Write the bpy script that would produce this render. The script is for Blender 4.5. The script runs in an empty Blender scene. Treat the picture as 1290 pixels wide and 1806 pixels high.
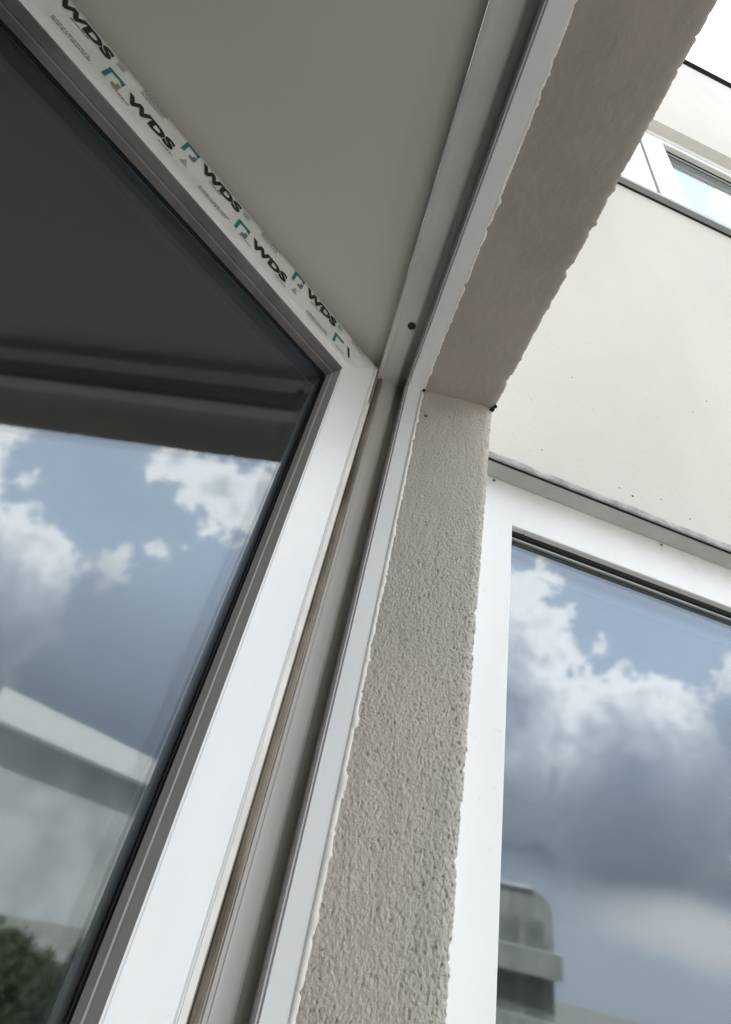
import bpy, math, random
from mathutils import Vector, Matrix, noise
random.seed(7)
S = 0.5                                   # drawing unit -> metres
C = bpy.context.scene.collection
R = math.radians

# ---------------------------------------------------------------- camera
el, roll, yaw = R(38.17), R(14.296), R(3.73)
fwd = Vector((math.sin(yaw)*math.cos(el), math.cos(yaw)*math.cos(el), math.sin(el)))
right = Vector((math.cos(yaw), -math.sin(yaw), 0))
up = right.cross(fwd)
r1 = right*math.cos(roll) + up*math.sin(roll)
u1 = -right*math.sin(roll) + up*math.cos(roll)
cam = bpy.data.cameras.new('camera'); co = bpy.data.objects.new('camera', cam); C.objects.link(co)
co.matrix_world = Matrix(((r1.x, u1.x, -fwd.x, 0), (r1.y, u1.y, -fwd.y, 0), (r1.z, u1.z, -fwd.z, 0), (0, 0, 0, 1)))
cam.sensor_fit = 'HORIZONTAL'; cam.sensor_width = 36; cam.lens = 36*950/1290
cam.clip_start = 0.02; cam.clip_end = 3000
bpy.context.scene.camera = co

# ---------------------------------------------------------------- exposure
vs = bpy.context.scene.view_settings
bpy.context.scene.display_settings.display_device = 'sRGB'
vs.view_transform = 'Standard'; vs.look = 'None'; vs.gamma = 1; vs.use_curve_mapping = False
vs.exposure = 1.68
bpy.context.scene.cycles.max_bounces = 14
bpy.context.scene.cycles.diffuse_bounces = 6
bpy.context.scene.cycles.glossy_bounces = 8
bpy.context.scene.cycles.transparent_max_bounces = 24
bpy.context.scene.cycles.caustics_reflective = False

# ---------------------------------------------------------------- node helper
class NT:
    def __init__(s, nt): s.t = nt; s.l = nt.links
    def new(s, ty, **kw):
        n = s.t.nodes.new(ty)
        for k, v in kw.items(): setattr(n, k, v)
        return n
    def put(s, sock, v):
        if hasattr(v, 'links'): s.l.new(v, sock)
        else: sock.default_value = v
    def m(s, op, a, b=0.0, c=0.0, clamp=False):
        n = s.new('ShaderNodeMath', operation=op); n.use_clamp = clamp
        for i, v in enumerate((a, b, c)): s.put(n.inputs[i], v)
        return n.outputs[0]
    def ss(s, x, lo, hi, a=0.0, b=1.0):
        n = s.new('ShaderNodeMapRange', interpolation_type='SMOOTHSTEP')
        s.put(n.inputs[0], x)
        for i, v in enumerate((lo, hi, a, b)): s.put(n.inputs[i+1], v)
        return n.outputs[0]
    def ramp(s, x, stops, interp='LINEAR'):
        n = s.new('ShaderNodeValToRGB'); r = n.color_ramp; r.interpolation = interp
        while len(r.elements) > 1: r.elements.remove(r.elements[0])
        r.elements[0].position = stops[0][0]; r.elements[0].color = (*stops[0][1], 1)
        for p, c in stops[1:]:
            e = r.elements.new(p); e.color = (*c, 1)
        s.put(n.inputs[0], x); return n.outputs[0]
    def mix(s, f, a, b, blend='MIX'):
        n = s.new('ShaderNodeMix', data_type='RGBA', blend_type=blend)
        s.put(n.inputs[0], f)
        s.put(n.inputs[6], a if hasattr(a, 'links') else (*a, 1)); s.put(n.inputs[7], b if hasattr(b, 'links') else (*b, 1))
        return n.outputs[2]
    def noise(s, vec, scale, detail=4, rough=.5, dist=0, dim='3D'):
        n = s.new('ShaderNodeTexNoise'); n.noise_dimensions = dim
        s.put(n.inputs['Vector'], vec); n.inputs['Scale'].default_value = scale
        n.inputs['Detail'].default_value = detail; n.inputs['Roughness'].default_value = rough; n.inputs['Distortion'].default_value = dist
        return n.outputs[0]
    def scale(s, vec, xyz):
        n = s.new('ShaderNodeMapping'); s.l.new(vec, n.inputs[0]); n.inputs['Scale'].default_value = xyz
        return n.outputs[0]

# ---------------------------------------------------------------- world: blue sky with cumulus
SUN_AZ, SUN_EL = 300.0, 48.0
W = bpy.data.worlds.new('World'); bpy.context.scene.world = W; W.use_nodes = True
W.cycles.sampling_method = 'MANUAL'; W.cycles.sample_map_resolution = 1024
w = NT(W.node_tree); W.node_tree.nodes.clear()
skyn = w.new('ShaderNodeTexSky', sky_type='NISHITA'); skyn.sun_disc = False
skyn.sun_elevation = R(SUN_EL); skyn.sun_rotation = R(SUN_AZ)
skyn.air_density = 1.0; skyn.dust_density = 0.6
tc = w.new('ShaderNodeTexCoord'); dirv = tc.outputs['Generated']
sp = w.new('ShaderNodeSeparateXYZ'); w.l.new(dirv, sp.inputs[0]); X, Y, Z = sp.outputs
az = w.m('MULTIPLY', w.m('ARCTAN2', X, Y), 57.29578)
elv = w.m('MULTIPLY', w.m('ARCSINE', Z), 57.29578)
n1 = w.noise(dirv, 6.5, 6, .55)             # billows
n2 = w.noise(dirv, 26, 5, .6)
n3 = w.noise(dirv, 3.0, 3, .5)
bil = w.m('ADD', w.m('MULTIPLY', w.m('SUBTRACT', n1, .5), 8.0), w.m('MULTIPLY', w.m('SUBTRACT', n2, .5), 6.0))
def blob(a, e, ra, re):
    dx = w.m('DIVIDE', w.m('SUBTRACT', az, a), ra); dy = w.m('DIVIDE', w.m('SUBTRACT', elv, e), re)
    d = w.m('SQRT', w.m('ADD', w.m('MULTIPLY', dx, dx), w.m('MULTIPLY', dy, dy)))
    return w.m('MULTIPLY', w.m('SUBTRACT', 1.0, d), min(ra, re))
BL = [(134.5, 15, 8.5, 11.5), (145.5, 21.5, 8.5, 13.5), (157, 20, 12, 14), (124.3, 24.4, 2.5, 2.5),
      (118, 35, 6.5, 3.6), (124.6, 36.0, 2.8, 3.2), (112.0, 36.0, 5, 4.4), (122.0, 27.2, 1.6, 1.5), (127.2, 16.3, 1.3, 1.0)]
F = None
for b in BL:
    v = blob(*b); F = v if F is None else w.m('MAXIMUM', F, v)
# everywhere else: a broken layer of bright clouds
azd = w.m('ABSOLUTE', w.m('SUBTRACT', az, 129.0))
other = w.m('MAXIMUM', w.ss(azd, 22, 32), w.ss(elv, 44, 56))
G = w.m('MULTIPLY', w.m('SUBTRACT', n3, .46), 45.0)
G = w.m('SUBTRACT', w.m('MULTIPLY', G, other), w.m('MULTIPLY', w.m('SUBTRACT', 1.0, other), 20.0))
F = w.m('MAXIMUM', F, G)
D = w.m('ADD', F, bil)
alpha = w.ss(D, -0.3, 1.1)
CL = 10.0
Dc = w.m('ADD', F, w.m('MULTIPLY', bil, 1.05))
ccol = w.ramp(w.m('DIVIDE', Dc, 12.0, clamp=True), [(0.0, (.48, .475, .48)), (.15, (.52, .51, .51)), (.34, (.35, .355, .38)), (.62, (.20, .22, .255)), (1.0, (.11, .13, .16))])
# grey veil low in the sky, darkest near ten degrees, paler and patchy below it
veil = w.ss(w.m('SUBTRACT', elv, w.m('MULTIPLY', w.ss(az, 131, 125), 6.0)), 23, 12.5)
vcol = w.ramp(w.m('DIVIDE', w.m('ADD', elv, w.m('MULTIPLY', w.m('SUBTRACT', n1, .5), 5.0)), 30.0, clamp=True),
              [(0.0, (.17, .19, .215)), (.14, (.18, .20, .22)), (.22, (.15, .165, .185)), (.30, (.072, .084, .100)), (.42, (.105, .121, .143)), (.62, (.165, .187, .222)), (1.0, (.20, .225, .26))])
def times(c, k):
    n = w.new('ShaderNodeVectorMath', operation='SCALE'); w.l.new(c, n.inputs[0]); n.inputs[3].default_value = k; return n.outputs[0]
base = w.mix(w.m('MULTIPLY', w.ss(D, -9, 4), .30), skyn.outputs[0], times(ccol, CL))
base = w.mix(0.8, base, (2.5, 2.8, 3.25))
full = w.mix(alpha, base, times(ccol, CL))
full = w.mix(w.m('MULTIPLY', veil, .88), full, times(vcol, CL))
lx = w.m('DIVIDE', w.m('SUBTRACT', az, 130.0), 7.5); ly = w.m('DIVIDE', w.m('SUBTRACT', elv, 5.6), 2.6)
ld = w.m('SUBTRACT', 1.0, w.m('SQRT', w.m('ADD', w.m('MULTIPLY', lx, lx), w.m('MULTIPLY', ly, ly))))
ld = w.m('ADD', ld, w.m('MULTIPLY', w.m('SUBTRACT', n1, .5), 1.6))
full = w.mix(w.ss(ld, -.15, .8, 0, .9), full, (3.2, 3.1, 3.1))
# broad bright cloud added outside the mirrored sky, to brighten the sash
high = w.m('MULTIPLY', w.ss(elv, 12, 26), w.ss(w.m('ABSOLUTE', w.m('SUBTRACT', az, 70.0)), 40, 32))
full = w.mix(w.m('MULTIPLY', high, w.ss(n3, .3, .5, .6, 1.0)), full, (4.5, 4.5, 4.5))
SKYMULT = 2.4
bg = w.new('ShaderNodeBackground'); w.l.new(times(full, SKYMULT), bg.inputs[0]); bg.inputs[1].default_value = 0.1
wo = w.new('ShaderNodeOutputWorld'); w.l.new(bg.outputs[0], wo.inputs[0])

sun = bpy.data.lights.new('sun', 'SUN'); sun.energy = 3.0; sun.angle = R(1.5); sun.color = (1, .95, .88)
so = bpy.data.objects.new('sun', sun); C.objects.link(so)
sd = Vector((math.sin(R(SUN_AZ))*math.cos(R(SUN_EL)), math.cos(R(SUN_AZ))*math.cos(R(SUN_EL)), math.sin(R(SUN_EL))))
so.rotation_euler = sd.to_track_quat('Z', 'Y').to_euler(); so.location = (0, -5, 8)

# ---------------------------------------------------------------- materials
def mat(name, col, rough=.5, spec=.5, var=0.0, vscale=8, vstretch=(1, 1, 1), bump=0, bscale=60, bdetail=4, bstretch=(1, 1, 1), bdist=.001, col2=None, speck=0, metallic=0, rvar=0):
    m = bpy.data.materials.new(name); m.use_nodes = True; t = NT(m.node_tree)
    b = m.node_tree.nodes['Principled BSDF']
    b.inputs['Roughness'].default_value = rough; b.inputs['Specular IOR Level'].default_value = spec; b.inputs['Metallic'].default_value = metallic
    oc = t.new('ShaderNodeTexCoord').outputs['Object']
    c = None
    if var or col2:
        f = t.noise(t.scale(oc, vstretch), vscale, 6, .6)
        c2 = col2 or tuple(x*(1-var) for x in col)
        c = t.mix(t.ss(f, .35, .68), col, c2)
    if speck:
        f = t.noise(oc, 90, 2, .5)
        c = t.mix(t.ss(f, .72, .76, 0, speck), c if c else col, tuple(x*.35 for x in col))
    if c: t.l.new(c, b.inputs['Base Color'])
    else: b.inputs['Base Color'].default_value = (*col, 1)
    if rvar:
        f = t.noise(oc, 5, 5, .6); t.l.new(t.ss(f, .3, .7, rough-rvar, rough+rvar), b.inputs['Roughness'])
    if bump:
        bn = t.new('ShaderNodeBump'); bn.inputs['Strength'].default_value = bump; bn.inputs['Distance'].default_value = bdist
        t.l.new(t.noise(t.scale(oc, bstretch), bscale, bdetail, .6), bn.inputs['Height']); t.l.new(bn.outputs[0], b.inputs['Normal'])
    return m
def glass_mat(name, f0, tint, wave=.0):
    m = bpy.data.materials.new(name); m.use_nodes = True; t = NT(m.node_tree); m.node_tree.nodes.clear()
    ge = t.new('ShaderNodeNewGeometry')
    dt = t.new('ShaderNodeVectorMath', operation='DOT_PRODUCT'); t.l.new(ge.outputs['Incoming'], dt.inputs[0]); t.l.new(ge.outputs['Normal'], dt.inputs[1])
    c = t.m('ABSOLUTE', dt.outputs['Value'])
    fr = t.m('ADD', f0, t.m('MULTIPLY', 1-f0, t.m('POWER', t.m('SUBTRACT', 1.0, c), 5.0)))
    tr = t.new('ShaderNodeBsdfTransparent'); tr.inputs[0].default_value = (*tint, 1)
    gl = t.new('ShaderNodeBsdfGlossy'); gl.inputs['Roughness'].default_value = 0.035; gl.inputs[0].default_value = (.93, .98, 1, 1)
    if wave:
        bn = t.new('ShaderNodeBump'); bn.inputs['Strength'].default_value = wave; bn.inputs['Distance'].default_value = .001
        t.l.new(t.noise(t.new('ShaderNodeTexCoord').outputs['Object'], 3.0, 1, .4), bn.inputs['Height']); t.l.new(bn.outputs[0], gl.inputs['Normal'])
    mx = t.new('ShaderNodeMixShader'); t.l.new(fr, mx.inputs[0]); t.l.new(tr.outputs[0], mx.inputs[1]); t.l.new(gl.outputs[0], mx.inputs[2])
    o = t.new('ShaderNodeOutputMaterial'); t.l.new(mx.outputs[0], o.inputs[0])
    return m
M = dict(
    pvc=mat('white_pvc', (.86, .865, .84), .34, .45, var=.07, vscale=7, vstretch=(1, 1, .35), rvar=.10, bump=.07, bscale=20, speck=.12),
    pvc_old=mat('aged_pvc', (.72, .70, .655), .4, .4, var=.16, vscale=7, vstretch=(1, 1, .3), bump=.08, bscale=30),
    pvc_edge=mat('yellowed_pvc', (.84, .82, .75), .4, .4, var=.2, vscale=14),
    grey_bead=mat('grey_glazing_bead', (.85, .84, .81), .45, .4, var=.12, vscale=9, vstretch=(1, 1, .3)),
    rubber=mat('black_rubber', (.012, .013, .015), .55, .3),
    brown_rubber=mat('brown_rubber', (.34, .29, .22), .7, .2, var=.6, vscale=40, vstretch=(1, 1, .25), bump=.4, bscale=80),
    spacer=mat('aluminium_spacer', (.42, .43, .45), .35, .5, metallic=.7),
    film=mat('clear_film', (.80, .81, .77), .25, .5, var=.12, vscale=26, bump=.5, bscale=38, bdist=.0012, bstretch=(1, 1, 2)),
    ink=mat('black_ink', (.012, .012, .013), .5),
    ink_grey=mat('grey_ink', (.16, .17, .18), .5),
    ink_pale=mat('pale_grey_ink', (.38, .41, .41), .5),
    ink_teal=mat('teal_ink', (.03, .17, .18), .5),
    ink_olive=mat('olive_ink', (.26, .28, .07), .5),
    stucco=mat('rough_cement_stucco', (.61, .55, .475), .92, .15, col2=(.53, .51, .445), vscale=6, vstretch=(1, 1, .5), bump=1.0, bscale=520, bstretch=(1, 1, .7), bdist=.0022, bdetail=5, speck=.5),
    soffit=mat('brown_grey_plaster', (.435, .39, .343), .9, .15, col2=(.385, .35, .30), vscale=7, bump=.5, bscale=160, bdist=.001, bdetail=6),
    sealant=mat('cream_sealant', (.80, .785, .71), .6, .3, var=.14, vscale=30, bump=.5, bscale=70),
    paint=mat('white_wall_paint', (.66, .64, .58), .85, .2, col2=(.605, .585, .53), vscale=1.6, vstretch=(1, 1, .5), bump=.5, bscale=110, bdist=.0012, speck=.25),
    plaster_edge=mat('chipped_plaster_edge', (.50, .50, .48), .9, .1, var=.35, vscale=40, bump=.8, bscale=120, bdist=.002),
    ceil=mat('ceiling_board', (.72, .70, .63), .8, .2, col2=(.68, .66, .595), vscale=1.6, bump=.1, bscale=12),
    room=mat('room_paint', (.72, .70, .66), .9, .1, var=.1, vscale=2),
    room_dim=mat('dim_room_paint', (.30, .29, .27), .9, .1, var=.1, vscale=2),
    floor=mat('room_floor', (.48, .42, .35), .6, .3, var=.3, vscale=4, vstretch=(1, 6, 1)),
    metal=mat('grey_sill_metal', (.46, .48, .48), .5, .4, var=.1, vscale=5),
    dark=mat('dark_joint', (.03, .03, .03), .9, .05),
    steel=mat('screw_steel', (.12, .12, .11), .5, .5, metallic=.3),
    glass=glass_mat('window_glass', .105, (.74, .77, .78), .03),
    glass_b=glass_mat('fixed_window_glass', .125, (.70, .73, .75), .03),
    bwall=mat('pale_render', (.60, .62, .62), .9, .1, var=.25, vscale=.12),
    bwhite=mat('white_cornice', (.82, .83, .82), .8, .2, var=.08, vscale=.7),
    bgrey=mat('grey_green_render', (.33, .34, .315), .9, .1, var=.35, vscale=.8, vstretch=(1, 1, .3)),
    bglass=mat('dark_window_glass', (.21, .22, .21), .45, .4, var=.4, vscale=.9),
    bark=mat('bark', (.10, .075, .05), .9, .1, var=.4, vscale=6),
    leaf=mat('leaves', (.05, .065, .035), .6, .3, col2=(.075, .09, .045), vscale=1.4),
    leaf2=mat('dark_leaves', (.04, .055, .03), .6, .3, col2=(.06, .075, .04), vscale=1.4),
    asphalt=mat('asphalt', (.055, .055, .055), .9, .2, var=.3, vscale=.8),
    grass=mat('dry_turf', (.34, .34, .31), .9, .1, var=.4, vscale=.3),
)

# ---------------------------------------------------------------- object helpers
def root(name, label, cat, loc, group=None):
    o = bpy.data.objects.new(name, None); C.objects.link(o); o.location = Vector(loc)*S; o.empty_display_size = .1
    o['label'] = label; o['category'] = cat
    if group: o['group'] = group
    return o
def origin(o):
    v = Vector()
    while o: v += o.location; o = o.parent
    return v
def part(name, geo, m, parent=None, label=None, smooth=False, kind=None, unit=None):
    """geo = (verts, faces) in drawing units, world position."""
    k = S if unit is None else unit
    off = origin(parent)
    me = bpy.data.meshes.new(name)
    me.from_pydata([Vector(v)*k - off for v in geo[0]], [], geo[1]); me.update()
    mm = m if isinstance(m, (list, tuple)) else [m]
    for x in mm: me.materials.append(x)
    if len(geo) > 2:
        for p, i in zip(me.polygons, geo[2]): p.material_index = i
    if smooth:
        for p in me.polygons: p.use_smooth = True
    o = bpy.data.objects.new(name, me); C.objects.link(o); o.parent = parent
    if label: o['label'] = label
    if kind: o['kind'] = kind
    return o
def bevel(o, width, seg=2):
    b = o.modifiers.new('b', 'BEVEL'); b.width = width; b.segments = seg; b.limit_method = 'ANGLE'; b.angle_limit = R(35); b.harden_normals = False
    return o
class G_:
    def __init__(s, f=None): s.v = []; s.f = []; s.fn = f or (lambda a, b, c: (a, b, c))
    def box(s, x0, x1, y0, y1, z0, z1):
        n = len(s.v)
        for z in (z0, z1):
            for x, y in ((x0, y0), (x1, y0), (x1, y1), (x0, y1)): s.v.append(s.fn(x, y, z))
        q = [(0, 3, 2, 1), (4, 5, 6, 7), (0, 1, 5, 4), (1, 2, 6, 5), (2, 3, 7, 6), (3, 0, 4, 7)]
        s.f += [tuple(n+i for i in f) for f in q]; return s
    def ring(s, prof, corners, closed_prof=True):
        """sweep a profile (a, d) round a rectangle; corners(a, d) -> the 4 points of the loop."""
        n = len(s.v); P = len(prof)
        for a, d in prof: s.v += [s.fn(*c) for c in corners(a, d)]
        for i in range(P if closed_prof else P-1):
            j = (i+1) % P
            for k in range(4):
                l = (k+1) % 4
                s.f.append((n+i*4+k, n+i*4+l, n+j*4+l, n+j*4+k))
        return s
    @property
    def g(s): return (s.v, s.f)
def nz(x, y, z, o=3): return noise.fractal(Vector((x, y, z)), 1.0, 2.0, o)

# facade coordinates are world coordinates (X out of the building, Y along the facade, Z up)
HZ = 1.282; JY = 1.0; BY = -1.75; SZ = -1.42; XO = .355           # opening edges, outer plane
TOP = 11.3; GROUND = -16.0
W2 = R(5.6); U2 = Vector((math.cos(W2), math.sin(W2), 0)); N2 = Vector((-math.sin(W2), math.cos(W2), 0))
def w2(u, n, z): p = U2*u + N2*n; return (p.x, p.y, z)
TH = R(51.64); SV = Vector((math.sin(TH), math.cos(TH), 0)); NV = Vector((math.cos(TH), -math.sin(TH), 0)); HP = Vector((-.005, 1.0, 0))
def sh(t, w_, z): p = HP - SV*t - NV*w_; return (p.x, p.y, z)     # sash coordinates: t from the hinge, w_ inward

# ================================================================ setting
part('ground', ([(-1500, -1500, GROUND*S), (1500, -1500, GROUND*S), (1500, 1500, GROUND*S), (-1500, 1500, GROUND*S)], [(0, 1, 2, 3)]), M['grass'], kind='structure', unit=1)
part('road', ([(9, -60, GROUND*S+.004), (15, -60, GROUND*S+.004), (15, 60, GROUND*S+.004), (9, 60, GROUND*S+.004)], [(0, 1, 2, 3)]), M['asphalt'], kind='structure', unit=1)
part('pavement', ([(-30, -60, GROUND*S+.012), (8.7, -60, GROUND*S+.012), (8.7, 60, GROUND*S+.012), (-30, 60, GROUND*S+.012)], [(0, 1, 2, 3)]), mat('concrete_paving', (.42, .41, .39), .9, .2, var=.2, vscale=.7), kind='structure', unit=1)  # unseen paving, added wide and pale to bounce light up to the soffit
part('path', ([(15.3, -60, GROUND*S+.012), (90, -60, GROUND*S+.012), (90, 60, GROUND*S+.012), (15.3, 60, GROUND*S+.012)], [(0, 1, 2, 3)]), mat('courtyard_paving', (.38, .375, .36), .9, .2, var=.25, vscale=.5), kind='structure', unit=1)
kb = G_().box(8.7, 9.0, -60, 60, GROUND*S, GROUND*S+.12).box(15.0, 15.3, -60, 60, GROUND*S, GROUND*S+.12)
part('kerb', kb.g, M['bwall'], kind='structure', unit=1)

# ================================================================ the building we look out of
bld = root('apartment_building', 'off-white plastered apartment building whose walls and deep opening surround the open window', 'building', (0, 1.2, GROUND))
FP = .34                                                        # structural thickness behind the plaster layers
OZ = HZ + .02; OY = JY + .02; OB = BY - .02; OS = SZ - .02
g = G_()
for xa, xb, q in ((.0, .1395, .078), (.1395, XO-.012, 0)):           # deeper rebate where the frame sits
    g.box(xa, xb, OY+q, 1.10, GROUND, TOP)                        # pier between the opening and the side wall
    g.box(xa, xb, -12, OB-q, GROUND, TOP)
    g.box(xa, xb, OB-q, OY+q, OZ+q, TOP)
    g.box(xa, xb, OB-q, OY+q, GROUND, OS-q)
part('facade_wall', g.g, M['paint'], bld)
# jamb plaster: a rough layer facing the opening, ragged at both edges
def grid(nx, nz_, fn):
    v = [fn(i/nx, j/nz_) for j in range(nz_+1) for i in range(nx+1)]
    f = [(j*(nx+1)+i, j*(nx+1)+i+1, (j+1)*(nx+1)+i+1, (j+1)*(nx+1)+i) for j in range(nz_) for i in range(nx)]
    return v, f
def wrap(v, f, nx, ny, back):
    """give a grid sheet a rim that runs back into the wall"""
    n = len(v); idx = [i for i in range(nx+1)] + [j*(nx+1)+nx for j in range(1, ny+1)] + [ny*(nx+1)+i for i in range(nx-1, -1, -1)] + [j*(nx+1) for j in range(ny-1, 0, -1)]
    for k in idx: v.append(back(v[k]))
    L = len(idx)
    for k in range(L):
        f.append((idx[k], n+k, n+(k+1) % L, idx[(k+1) % L]))
    return v, f
def jamb(i, j):
    z = SZ + (HZ+.012-SZ)*j
    xi = .1385 + .0035*nz(3, 0, z*9) + .0018*nz(9, 1, z*60)
    xo = XO - .002 + .0015*nz(5, 2, z*9) + .0014*nz(8, 2, z*190) - .010*max(0, nz(7, 2, z*26)-.22) - .007*max(0, nz(11, 2, z*70)-.25)
    x = xi + (xo-xi)*i
    rough = min(1, max(0.55, (1.25-z)/.6))
    g1 = nz(x*330, 5, z*190, 2); g2 = nz(x*130+4, 7, z*66, 2)
    d = .0016*nz(x*6, 3, z*4) + .0009*nz(x*30, 1, z*9) + rough*(.0006*g1 + .0005*g2 + .0007*nz(x*520, 4, z*420, 2) + .0021*(noise.voronoi(Vector((x*185, 3, z*125)))[0][0]-.45))
    pit = nz(x*210, 9, z*120, 2); d += rough*max(0, pit-.42+.26*i**4)*.007
    rim = max(0, 1-(1-i)*10)
    d += rim*rim*(.006+.004*nz(1, 4, z*40)) + max(0, 1-i*22)**2*.004
    return (x, JY - .003 - .012*i + d + .0, z)
v, f = grid(130, 1700, jamb)
v, f = wrap(v, f, 130, 1700, lambda p: (p[0], JY+.03, p[2]))
part('jamb_plaster', (v, f), M['stucco'], bld, smooth=True)
def soff(i, j):
    y = BY + (JY+.01-BY)*j
    xi = .1385 + .005*nz(13, 0, y*7) + .004*nz(19, 1, y*34)
    xo = XO + .001 + .0016*nz(15, 2, y*5) + .0014*nz(27, 2, y*150) - .016*max(0, nz(17, 2, y*21)-.22) + .010*max(0, nz(33, 2, y*33)-.25) - .008*max(0, nz(41, 5, y*66)-.3)
    x = xi + (xo-xi)*i
    d = .0035*nz(x*6, 3, y*4+9) + .0007*nz(x*70, 1, y*60)
    rim = max(0, 1-(1-i)*12); d += rim*rim*(.005+.004*nz(1, 4, y*40)) + max(0, 1-i*24)**2*.003
    return (x, y, HZ + .002 + d*.7)
v, f = grid(36, 900, soff)
v, f = wrap(v, f, 36, 900, lambda p: (p[0], p[1], HZ+.03))
part('soffit_plaster', (v, [tuple(reversed(q)) for q in f]), M['soffit'], bld, smooth=True)
g = G_().box(.14, XO+.03, BY-.02, JY+.02, SZ-.03, SZ); part('window_sill', g.g, M['metal'], bld)
# side wall, turned a little, with two window openings
WN, FN = 1.12, 1.20
UL, UR = .49, 3.9
UW = 6.2                                                         # width of the upper opening
g = G_(w2)
g.box(.40, UL, WN, 1.62, GROUND, TOP)
g.box(UL, 14, WN, 1.62, GROUND, -1.10)
g.box(UR, 14, WN, 1.62, -1.10, 1.284); g.box(UL, 14, WN, 1.62, 1.284, 4.46); g.box(UW, 14, WN, 1.62, 4.46, 6.84); g.box(UL, 14, WN, 1.62, 6.84, TOP)
part('side_wall', g.g, M['paint'], bld)
# rough plaster lip above the lower window, chips and pits
def lipf(i, j):
    u = UL + .02 + (UR-UL-.05)*i
    top = .026 + .007*nz(u*6, 1, 0) + .004*nz(u*70, 2, 0)
    z = 1.281 + top*j
    return w2(u, WN - .0012 - .0012*math.sin(j*3.1)*(1+nz(u*60, j*3, 2)), z)
v, f = grid(500, 4, lipf); v, f = wrap(v, f, 500, 4, lambda p: tuple(Vector(p)+N2*.02))
part('plaster_lip', (v, f), M['plaster_edge'], bld, smooth=True)
def rock(c, r, n=1, flat=.5, seed=0):
    import bmesh
    bm = bmesh.new(); bmesh.ops.create_icosphere(bm, subdivisions=2, radius=1)
    vv = [];
    for q in bm.verts:
        k = 1+.5*noise.noise(q.co*2+Vector((seed, 3, 1))); vv.append((c[0]+q.co.x*r*k, c[1]+q.co.y*r*k*flat, c[2]+q.co.z*r*k))
    ff = [tuple(x.index for x in p.verts) for p in bm.faces]; bm.free(); return vv, ff
for k, (a, b, c, r) in enumerate([(1.07, WN, 1.36, .0045), (1.02, WN, 1.375, .003), (1.19, WN, 1.40, .0025), (1.30, WN, 1.36, .003), (.72, WN, 1.41, .0025), (1.55, WN, 2.15, .0035), (1.45, WN, 2.02, .003), (.86, WN, 1.9, .003)]):
    part('plaster_pit', rock(w2(a, b, c), r, seed=k, flat=.4), M['steel'], bld, smooth=True)
for k, (c, r) in enumerate([((.352, .985, 1.279), .007), ((.357, .975, 1.283), .005), ((.344, .99, 1.275), .004), ((.143, .992, 1.277), .0045)]):
    part('dirt_clump', rock(c, r, seed=20+k, flat=1), M['dark'], bld, smooth=True)
part('plaster_pit', rock((.163, .994, 1.175), .005, seed=31, flat=.5), M['steel'], bld, smooth=True)
# rooms behind the side wall windows, so that the panes look into dim interiors
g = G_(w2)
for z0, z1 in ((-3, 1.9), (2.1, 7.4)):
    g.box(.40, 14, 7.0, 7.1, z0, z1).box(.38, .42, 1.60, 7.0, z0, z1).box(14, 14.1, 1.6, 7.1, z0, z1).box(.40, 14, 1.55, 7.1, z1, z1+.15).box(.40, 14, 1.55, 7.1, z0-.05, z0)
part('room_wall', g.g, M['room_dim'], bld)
# roof edge
part('roof_edge', G_(w2).box(.2, 14.2, WN-.05, 2.0, TOP, TOP+.06).g, M['dark'], bld)
part('parapet', G_(w2).box(.2, 14.1, WN+.02, 2.0, TOP+.06, TOP+.10).g, M['metal'], bld)
# room behind the window
CZ = 1.36
part('room_ceiling', G_().box(-9, -.0002, -12, 1.9, CZ, CZ+.3).g, M['ceil'], bld)
g = G_().box(-9, -.001, 1.9, 2.1, -3, CZ).box(-9, 0, -12.2, -12, -3, CZ).box(-9.2, -9, -12, 1.9, -3, CZ)
g.box(-.012, -.0004, OY+.078, 1.9, -3, CZ).box(-.012, -.0004, -12, OB-.078, -3, CZ).box(-.012, -.0004, OB-.078, OY+.078, -3, OS-.078)
part('room_wall', g.g, M['room'], bld)
part('room_floor', G_().box(-9, 0, -12, 1.9, -3.1, -3).g, M['floor'], bld)

# ================================================================ open casement window
cw = root('casement_window', 'open white plastic casement window with printed protective film still on its tilted top rail', 'window', (.07, JY, SZ))
prof = [(.139, .09), (.139, .0), (.094, .0), (.0885, .006), (.0885, .085), (.068, .085), (.066, .052), (.060, .046), (.020, .044), (.012, .036), (.001, .036), (.001, .0955), (.139, .0955)]
cor = lambda a, d: ((a, JY+d, HZ+d), (a, BY-d, HZ+d), (a, BY-d, SZ-d), (a, JY+d, SZ-d))
fr = bevel(part('frame', G_().ring(prof, cor).g, M['pvc_old'], cw), .0006)
lipp = [(.1375, .001), (.1375, -.0035), (.096, -.0035), (.0935, .001)]
part('outer_lip', G_().ring(lipp, cor).g, M['pvc'], fr)
gp = [(.0930, .004), (.0930, -.002), (.0900, -.0045), (.0868, -.001), (.0868, .012), (.0880, .014)]
gsk = mat('mauve_rubber', (.40, .375, .385), .55, .3)
part('gasket', G_().ring(gp, cor).g, gsk, fr, label='thin mauve-grey gasket')
gp = [(.0185, .050), (.0185, .034), (.013, .029), (.0065, .030), (.004, .034), (.004, .050)]
part('gasket', G_().ring(gp, lambda a, d: ((a, JY+d, HZ+.010+d), (a, BY-d, HZ+.010+d), (a, BY-d, SZ-d), (a, JY+d, SZ-d))).g, M['brown_rubber'], fr, label='dirty brown gasket with grime')
part('frame_rib', G_().box(.0225, .0290, JY+.0395, JY+.0455, SZ, HZ+.03).box(.0305, .0318, JY+.0415, JY+.0455, SZ, HZ+.03).g, M['pvc_old'], fr)
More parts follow.
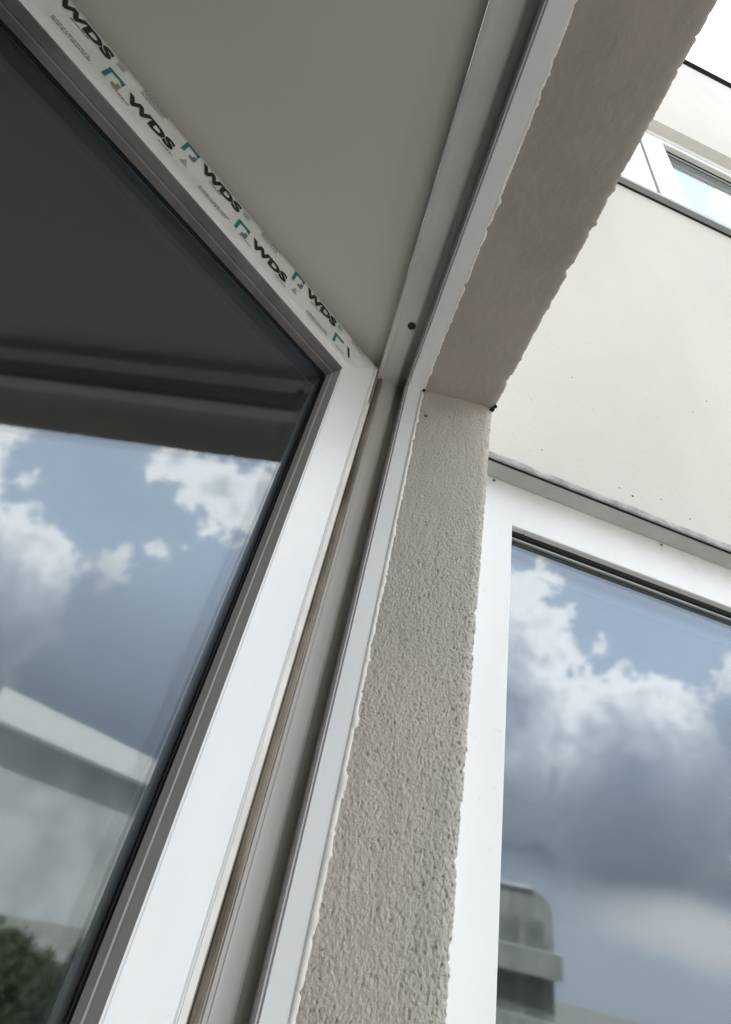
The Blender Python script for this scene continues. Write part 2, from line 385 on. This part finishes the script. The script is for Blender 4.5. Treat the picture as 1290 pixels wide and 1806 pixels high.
# drain / screw hole in the head: a black disc set in a small ring
def disc(c, r, n=24, dz=0):
    v = [(c[0]+r*math.cos(2*math.pi*i/n), c[1]+r*1.02*math.sin(2*math.pi*i/n), c[2]+dz) for i in range(n)]
    return v
hc = (.0515, .835, HZ+.0445)
vo = disc(hc, .0115); vi = disc(hc, .0105, dz=-.0004); n = 24
part('screw_hole', (vo+vi+[(hc[0], hc[1], hc[2]-.0004)], [(i, (i+1) % n, n+(i+1) % n, n+i) for i in range(n)] + [(n+i, n+(i+1) % n, 2*n) for i in range(n)]), M['ink'], fr)
# cream sealant, ragged, between lip and plaster
def bead(path, side):
    v = []; n = 700
    for k in range(n+1):
        q = k/n; a = q*9
        wob = .002 + .0035*nz(a*.9, side, 4) + .0010*nz(a*60, side, 2) + 0.010*max(0, nz(a*6, side, 8)-.15) - .010*max(0, nz(a*13, side, 18)-.22) + .007*max(0, nz(a*21, side, 28)-.2)
        x1 = .1425 + max(-.006, wob)
        for x, d in ((.1335, -.002), (.1345, -.0048), (x1-.001, -.0048), (x1, .004)):
            v.append(path(q, x, d))
    f = [(k*4+i, k*4+i+1, k*4+5+i, k*4+4+i) for k in range(n) for i in range(3)]
    return v, f
part('sealant', bead(lambda q, x, d: (x, JY+d, SZ+(HZ-SZ+.002)*q), 1), M['sealant'], cw, smooth=True)
part('sealant', bead(lambda q, x, d: (x, BY+(JY-BY)*q, HZ+d+.002), 7), M['sealant'], cw, smooth=True)

# --- the sash
ZT, ZB, TW = 1.324, -1.34, 1.36                                  # top, bottom, far edge
SW = .124                                                       # face width of the profile
def scor(w_, d):                                                # d measured inward from the outer edge
    return (sh(-.006+d, w_, ZT-d*1.16), sh(TW-d, w_, ZT-d*1.16), sh(TW-d, w_, ZB+d), sh(-.006+d, w_, ZB+d))
def sring(prof): return G_().ring([(b, a) for a, b in prof], scor).g
# profile as (distance from the edge, depth)
sp_ = [(0, .006), (.003, .0015), (.010, .0), (.0140, .0), (.0155, .0040), (.0185, .0040), (.0205, 0), (.1185, .0), (.1205, .002), (.1225, .050), (.130, .052), (.130, .10), (.118, .13), (.0, .135)]
sash = bevel(part('sash', sring(sp_), M['pvc'], cw), .0005)
bv, bf = sring([(.1170, .0008), (.1235, .0012), (.1280, .024), (.1265, .026), (.1300, .029), (.1325, .048), (.1325, .056), (.1255, .056), (.119, .010)])
darker = mat('brown_grey_top_bead', (.27, .255, .245), .6, .3, var=.4, vscale=12, bump=.2, bscale=60)
part('glazing_bead', (bv, bf, [1 if q % 4 == 0 else 0 for q in range(len(bf))]), [M['grey_bead'], darker], sash)  # top run of the bead is a darker brown-grey, other sides lighter
part('seal', sring([(.1290, .047), (.1332, .0475), (.1340, .052), (.1362, .0525), (.1365, .056), (.129, .056)]), M['rubber'], sash)
part('spacer', sring([(.1300, .0655), (.1520, .0655), (.1520, .0895), (.1300, .0895)]), M['spacer'], sash)
ex = .131
for w0 in (.056, .090):
    g = G_(sh).box(-.006+ex, TW-ex, w0, w0+.009, ZB+ex, ZT-ex*1.16)
    part('glass_pane', g.g, M['glass'], sash)
# yellowed strip at the hinge edge
part('edge_strip', (lambda a: a)(G_(sh).box(-.0075, .0055, -.0012, .004, ZB+.02, ZT-.16).g), M['pvc_edge'], sash)
# protective film on the top rail: thin sheet, cut on the mitre, slightly wavy free edge
def filmf(i, j):
    z1 = ZT-.003; z0 = ZT-.122
    z = z0 + (z1-z0)*j
    tL = (ZT-z)/1.16 - .006 + .003 + .002*nz(z*60, 4, 1)
    t = tL + (TW-.15-tL)*i
    zz = z + (1-j)*.0025*nz(t*8, 3, 3)
    return sh(t, -.0012 - .0006*abs(nz(t*16, zz*40, 5)), zz)
v, f = grid(300, 8, filmf); v, f = wrap(v, f, 300, 8, lambda p: tuple(Vector(p)-NV*.0016))
film = part('protective_film', (v, f), M['film'], sash, smooth=True)

# lettering: text curve -> mesh placed on the film; baseline runs toward the hinge
def word(txt, t0, zc, length, height, bold=.03, shear=.0):
    cu = bpy.data.curves.new('w', 'FONT'); cu.body = txt; cu.size = 1; cu.offset = bold; cu.shear = shear; cu.space_character = 1.05; cu.resolution_u = 3
    ob = bpy.data.objects.new('w', cu); C.objects.link(ob)
    bpy.context.view_layer.update()
    me = bpy.data.meshes.new_from_object(ob.evaluated_get(bpy.context.evaluated_depsgraph_get()))
    xs = [q.co.x for q in me.vertices]; ys = [q.co.y for q in me.vertices]
    x0, x1, y0, y1 = min(xs), max(xs), min(ys), max(ys)
    vv = [sh(t0-(q.co.x-x0)/(x1-x0)*length, -.0026, zc-height/2+(q.co.y-y0)/(y1-y0)*height) for q in me.vertices]
    ff = [tuple(p.vertices) for p in me.polygons]
    bpy.data.objects.remove(ob); bpy.data.meshes.remove(me); bpy.data.curves.remove(cu)
    return vv, ff
def poly(pts, t0, zc, k, w_=-.0026):
    return [sh(t0-x*k, w_, zc+y*k) for x, y in pts], [tuple(range(len(pts)))]
def join(*gs):
    V, Fc = [], []
    for a, b in gs:
        n = len(V); V += a; Fc += [tuple(n+i for i in q) for q in b]
    return V, Fc
def quad(x0, y0, x1, y1): return [(x0, y0), (x1, y0), (x1, y1), (x0, y1)]
def lettering(t_icon, zc, fade=0):
    part('lettering', word('WDS', t_icon-.050, zc, .120, .031, .06), M['ink'], sash)
    # emblem: an open bracket shape in teal with an olive and a grey bar
    a = join(poly(quad(0, -.5, .22, .5), t_icon, zc, .038), poly([(.22, .28), (.75, .28), (.98, .05), (.98, .5), (.22, .5)], t_icon, zc, .038))
    part('emblem', a, M['ink_teal'], sash)
    b = join(poly([(.55, -.5), (.98, -.5), (.98, -.02), (.74, -.02), (.74, -.28), (.55, -.28)], t_icon, zc, .038))
    part('emblem', b, M['ink_olive'] if fade == 1 else M['ink_grey'], sash, label='olive emblem' if fade == 1 else None)
def fine(t0, zc, rows, length):
    gs = []
    for r_ in range(rows):
        x = 0
        while x < length-.004:
            l = random.choice((.003, .005, .007, .009)); gs.append(poly(quad(0, 0, l, .0032), t0-x, zc-r_*.0075, 1)); x += l+.002
    part('fine_print', join(*gs), M['ink_grey'], sash)
ZA, ZBn = ZT-.028, ZT-.073
for k in range(4):
    t = .356+.357*k-.357+.0
    if t > .1: lettering(t, ZA, 0)
    fine(t-.075+.0, ZT-.092, 2, .085)if t > .15 else None
    t2 = .179+.3555*k
    if k > 0: lettering(t2, ZBn, 1 if k == 2 else 0)
    else:
        a = poly(quad(0, -.5, .22, .5), t2, ZBn, .038); part('emblem', a, M['ink_teal'], sash)
        a = poly([(.22, .28), (.98, .28), (.98, .5), (.22, .5)], t2, ZBn, .038); part('emblem', a, M['ink_teal'], sash)
        part('lettering', poly([(0, .5), (.25, .5), (.52, -.3), (.42, -.5)], t2-.052, ZBn, .036), M['ink'], sash)
    fine(t2-.06, ZT-.012, 3, .06)
    # pale grey triangles beside the marks
    part('emblem', poly([(0, 0), (.8, 0), (.4, .8)], t2+.165, ZT-.083, .026), M['ink_pale'], sash) if k < 3 else None
    part('emblem', poly(quad(0, 0, .8, .9), t2+.0+.0, ZT-.030, .022), M['ink_pale'], sash)
for k in range(9):
    fine(1.1-.117*k, ZT-.050 if k % 3 == 1 else ZT-.098, 1, .04)
# handle and hinge so that the window is whole
g = G_(sh).box(TW-.075, TW-.045, .135, .155, -.1, .06).box(TW-.075, TW-.045, .155, .185, -.02, .02).box(TW-.30, TW-.045, .185, .2, -.015, .015)
bevel(part('handle', g.g, M['pvc'], sash), .002)
part('hinge', G_(sh).box(-.02, -.008, .05, .10, .9, 1.0).g, M['metal'], cw)
part('hinge', G_(sh).box(-.02, -.008, .05, .10, -1.0, -.9).g, M['metal'], cw)

# ================================================================ windows in the side wall
def wcor(u0, u1_, z0, z1):
    return lambda n_, d: (w2(u0+d, n_, z1-d), w2(u1_-d, n_, z1-d), w2(u1_-d, n_, z0+d), w2(u0+d, n_, z0+d))
fw = root('fixed_window', 'large white framed window in the side wall mirroring cloud and a rounded building, right beside the rough stucco reveal', 'window', w2(1.2, FN, -1.1))
c4 = wcor(UL, UR, -1.10, 1.284)
def wring(prof, c): return G_().ring([(b, a) for a, b in prof], c).g
fb = bevel(part('frame', wring([(0.001, FN), (.172, FN), (.1745, FN+.003), (.1755, FN+.04), (.187, FN+.042), (.187, FN+.12), (.001, FN+.12)], c4), M['pvc'], fw), .0006)
part('seal', wring([(.1762, FN+.022), (.184, FN+.030), (.185, FN+.046), (.1765, FN+.046)], c4), M['rubber'], fb)
part('spacer', wring([(.186, FN+.056), (.202, FN+.056), (.202, FN+.080), (.186, FN+.080)], c4), M['rubber'], fb)
for n0 in (.047, .081):
    part('glass_pane', G_(w2).box(UL+.178, UR-.178, FN+n0, FN+n0+.008, -1.10+.178, 1.284-.178).g, M['glass_b'], fw)
# packing strip under the soffit with its joint line and screws
def strip(i, j):
    u = UL+.02+(UR-UL-.05)*i
    return w2(u, WN+.012+(FN-WN-.014)*j, 1.2795+.0008*nz(u*20, j, 2))
v, f = grid(200, 2, strip); v, f = wrap(v, f, 200, 2, lambda p: (p[0], p[1], p[2]+.003))
part('packing_strip', (v, f), mat('grey_packing', (.52, .53, .50), .8, .2, var=.2, vscale=9), fw)
part('joint_line', G_(w2).box(UL+.01, UR-.02, WN+.004, WN+.012, 1.2785, 1.2835).g, M['dark'], fw)
for u_, n_, z_, r_ in ((.59, FN-.003, 1.268, .0045), (1.235, FN-.003, 1.268, .0045), (.715, FN+.02, 1.109, .0035)):
    part('screw', rock(w2(u_, n_, z_), r_, seed=int(u_*50), flat=.6), M['steel'], fw, smooth=True)
part('drip_edge', G_(w2).box(UL+.005, UR-.01, WN-.04, FN, -1.135, -1.105).g, M['metal'], fw)

uw = root('upper_window', 'white framed window one floor up in the side wall, pale sky mirrored above its grey sill', 'window', w2(3.0, FN, 4.46))
c5 = wcor(1.875, UW, 4.47, 6.838)
ub = bevel(part('frame', wring([(0.0, FN+.004), (.262, FN), (.268, FN+.004), (.272, FN+.05), (.285, FN+.052), (.285, FN+.12), (0, FN+.12)], c5), M['pvc'], uw), .0008)
part('seal', G_(w2).box(1.93, UW-.05, FN-.0015, FN+.02, 6.838-.17, 6.838-.145).g, M['metal'], ub)
part('seal', wring([(.2725, FN+.04), (.281, FN+.045), (.283, FN+.056), (.273, FN+.056)], c5), M['rubber'], ub)
for n0 in (.057, .092):
    part('glass_pane', G_(w2).box(1.875+.276, UW-.276, FN+n0, FN+n0+.008, 4.47+.276, 6.838-.276).g, M['glass_b'], uw)
bevel(part('side_panel', G_(w2).box(UL+.002, 1.835, FN, FN+.10, 4.47, 6.838).g, M['pvc'], uw), .002)
part('joint_line', G_(w2).box(1.835, 1.875, FN+.03, FN+.10, 4.47, 6.838).g, M['dark'], uw)
part('sill', G_(w2).box(UL-.01, UW+.05, WN-.042, FN-.002, 4.463, 4.488).box(UL-.01, UW+.05, WN-.046, WN-.040, 4.448, 4.488).g, M['metal'], uw)
part('joint_line', G_(w2).box(UL-.01, UW+.05, WN-.008, WN+.001, 4.440, 4.463).g, M['dark'], uw)

# ================================================================ what the panes mirror: buildings and trees (metres)
GZ = GROUND*S
def frame2(p0, p1):
    a = Vector((p0[0], p0[1], 0)); b = Vector((p1[0], p1[1], 0)); ux = (b-a).normalized(); uy = Vector((-ux.y, ux.x, 0))
    return a, (b-a).length, lambda x, y, z: tuple(a+ux*x+uy*y+Vector((0, 0, z)))
def pol(azd_, r_): return (math.sin(R(azd_))*r_, math.cos(R(azd_))*r_)
a, L, fn = frame2(pol(127.2, 120), pol(104, 166.0))
T = fn(.01, 5, GZ)
wb = root('flat_roofed_building', 'pale flat-roofed block with broad white top storey, mirrored in the open window', 'building', (T[0]/S, T[1]/S, T[2]/S))
depth = -1 if (Vector(fn(0, 1, 0)).length < Vector(fn(0, -1, 0)).length) else 1
ray_ = Vector((*pol(123, 1), 0))
def fn2(x, y, z): return tuple(Vector(fn(x, 0, z))+ray_*y)
part('wall', G_(fn2).box(2.4, L+2, 5.2, 26, GZ, 18.6).g, M['bwall'], wb, unit=1)
part('cornice', G_(fn2).box(0, L+2.4, -.1, 28, 18.6, 23.8).g, M['bwhite'], wb, unit=1)
# apartment block with a rounded roof shoulder
ux = Vector((math.cos(R(141)), -math.sin(R(141)), 0)); back = Vector((math.sin(R(141)), math.cos(R(141)), 0))
c0 = Vector((*pol(140.3, 42), 0))
def tf(x, y, z): p = c0+ux*x-back*y; return (p.x, p.y, z)       # x along the front, y toward us
def slab_profile(rad, x0, top, front, rear, z0):
    pts = [(22, z0), (22, top), (x0+rad, top)]
    for k in range(1, 13):
        an = math.pi/2*k/12; pts.append((x0+rad-rad*math.sin(an), top-rad+rad*math.cos(an)))
    pts.append((x0, z0)); n = len(pts)
    v = [tf(x, front, z) for x, z in pts]+[tf(x, rear, z) for x, z in pts]
    return v, [tuple(range(n)), tuple(range(2*n-1, n-1, -1))]+[(i, n+i, n+(i+1) % n, (i+1) % n) for i in range(n)]
tb = root('apartment_block', 'grey-green apartment block with rounded roof shoulder, mirrored low in the fixed side window', 'building', (c0.x/S, c0.y/S, GZ/S))
part('wall', slab_profile(1.25, 0, 4.9, 0, -14, GZ), M['bgrey'], tb, unit=1)
part('roof', G_(tf).box(1.25, 22, -14.2, .25, 4.92, 5.12).g, M['bwall'], tb, unit=1)
for zz in (.95, -2.1, -5.2):
    bl = part('balcony', G_(tf).box(-.5, 22, .0, 1.3, zz-.25, zz).g, M['bgrey'], tb, unit=1)
    part('parapet', G_(tf).box(-.5, 22, 1.2, 1.3, zz, zz+.9).g, M['bgrey'], bl, unit=1)
    part('rail', G_(tf).box(-.5, 22, 1.18, 1.34, zz+.9, zz+.98).g, M['bwall'], bl, unit=1)
for zz, hh in ((1.95, 1.5), (-1.15, 1.75), (-4.3, 1.75)):
    for k in range(10):
        x0 = .55+k*1.5
        wd = part('window', G_(tf).box(x0, x0+1.1, .0, .08, zz, zz+hh).g, M['bgrey'], tb, unit=1)
        part('pane', G_(tf).box(x0+.05, x0+1.05, .08, .10, zz+.05, zz+hh-.05).g, M['bglass'], wd, unit=1)

# trees below the flat-roofed building
def tube(pts, rad, n=8):
    v, f = [], []
    for k, (p, r_) in enumerate(zip(pts, rad)):
        for i in range(n): v.append((p[0]+r_*math.cos(2*math.pi*i/n), p[1]+r_*math.sin(2*math.pi*i/n), p[2]))
    for k in range(len(pts)-1):
        for i in range(n): f.append((k*n+i, k*n+(i+1) % n, (k+1)*n+(i+1) % n, (k+1)*n+i))
    return v, f
def tree(x, y, h, rad, m, seed):
    rng = random.Random(seed)
    t = root('tree', 'dark leafy tree in the row mirrored low in the open sash', 'tree', (x/S, y/S, GZ/S), 'street trees mirrored in the open window')
    gs = [tube([(x, y, GZ), (x+.1, y, GZ+h*.3), (x-.05, y+.1, GZ+h*.6), (x, y, GZ+h*.85)], [.2, .16, .11, .04])]
    lobes = []
    for k in range(15):
        an = rng.uniform(0, 6.28); rr_ = rad*rng.uniform(.15, .8); zz = GZ+h*rng.uniform(.30, .88)
        c = (x+rr_*math.cos(an), y+rr_*math.sin(an), zz); lobes.append((c, rng.uniform(.55, 1.0)))
        gs.append(tube([(x, y, zz-h*.15), ((x+c[0])/2, (y+c[1])/2, zz-h*.06), c], [.08, .05, .02], 5))
    part('trunk', join(*gs), M['bark'], t, unit=1)
    v, f = [], []
    for c, r_ in lobes:
        for _ in range(380):
            d = Vector((rng.gauss(0, 1), rng.gauss(0, 1), rng.gauss(0, 1))).normalized()*r_*rng.uniform(.4, 1.08)
            p = Vector(c)+d; a_ = Vector((rng.gauss(0, 1), rng.gauss(0, 1), rng.gauss(0, 1))).normalized(); b_ = a_.orthogonal().normalized()
            s_ = rng.uniform(.09, .17); n = len(v); v += [p+a_*s_, p+b_*s_*.6, p-a_*s_, p-b_*s_*.6]; f.append((n, n+1, n+2, n+3))
    part('crown', (v, f), m, t, unit=1)
for k in range(7):
    p = pol(108+2.25*k, 36+1.5*math.sin(k*2.3)); tree(p[0], p[1], 5.3+.45*math.sin(k*1.7), 1.35, M['leaf'] if k % 2 else M['leaf2'], k)
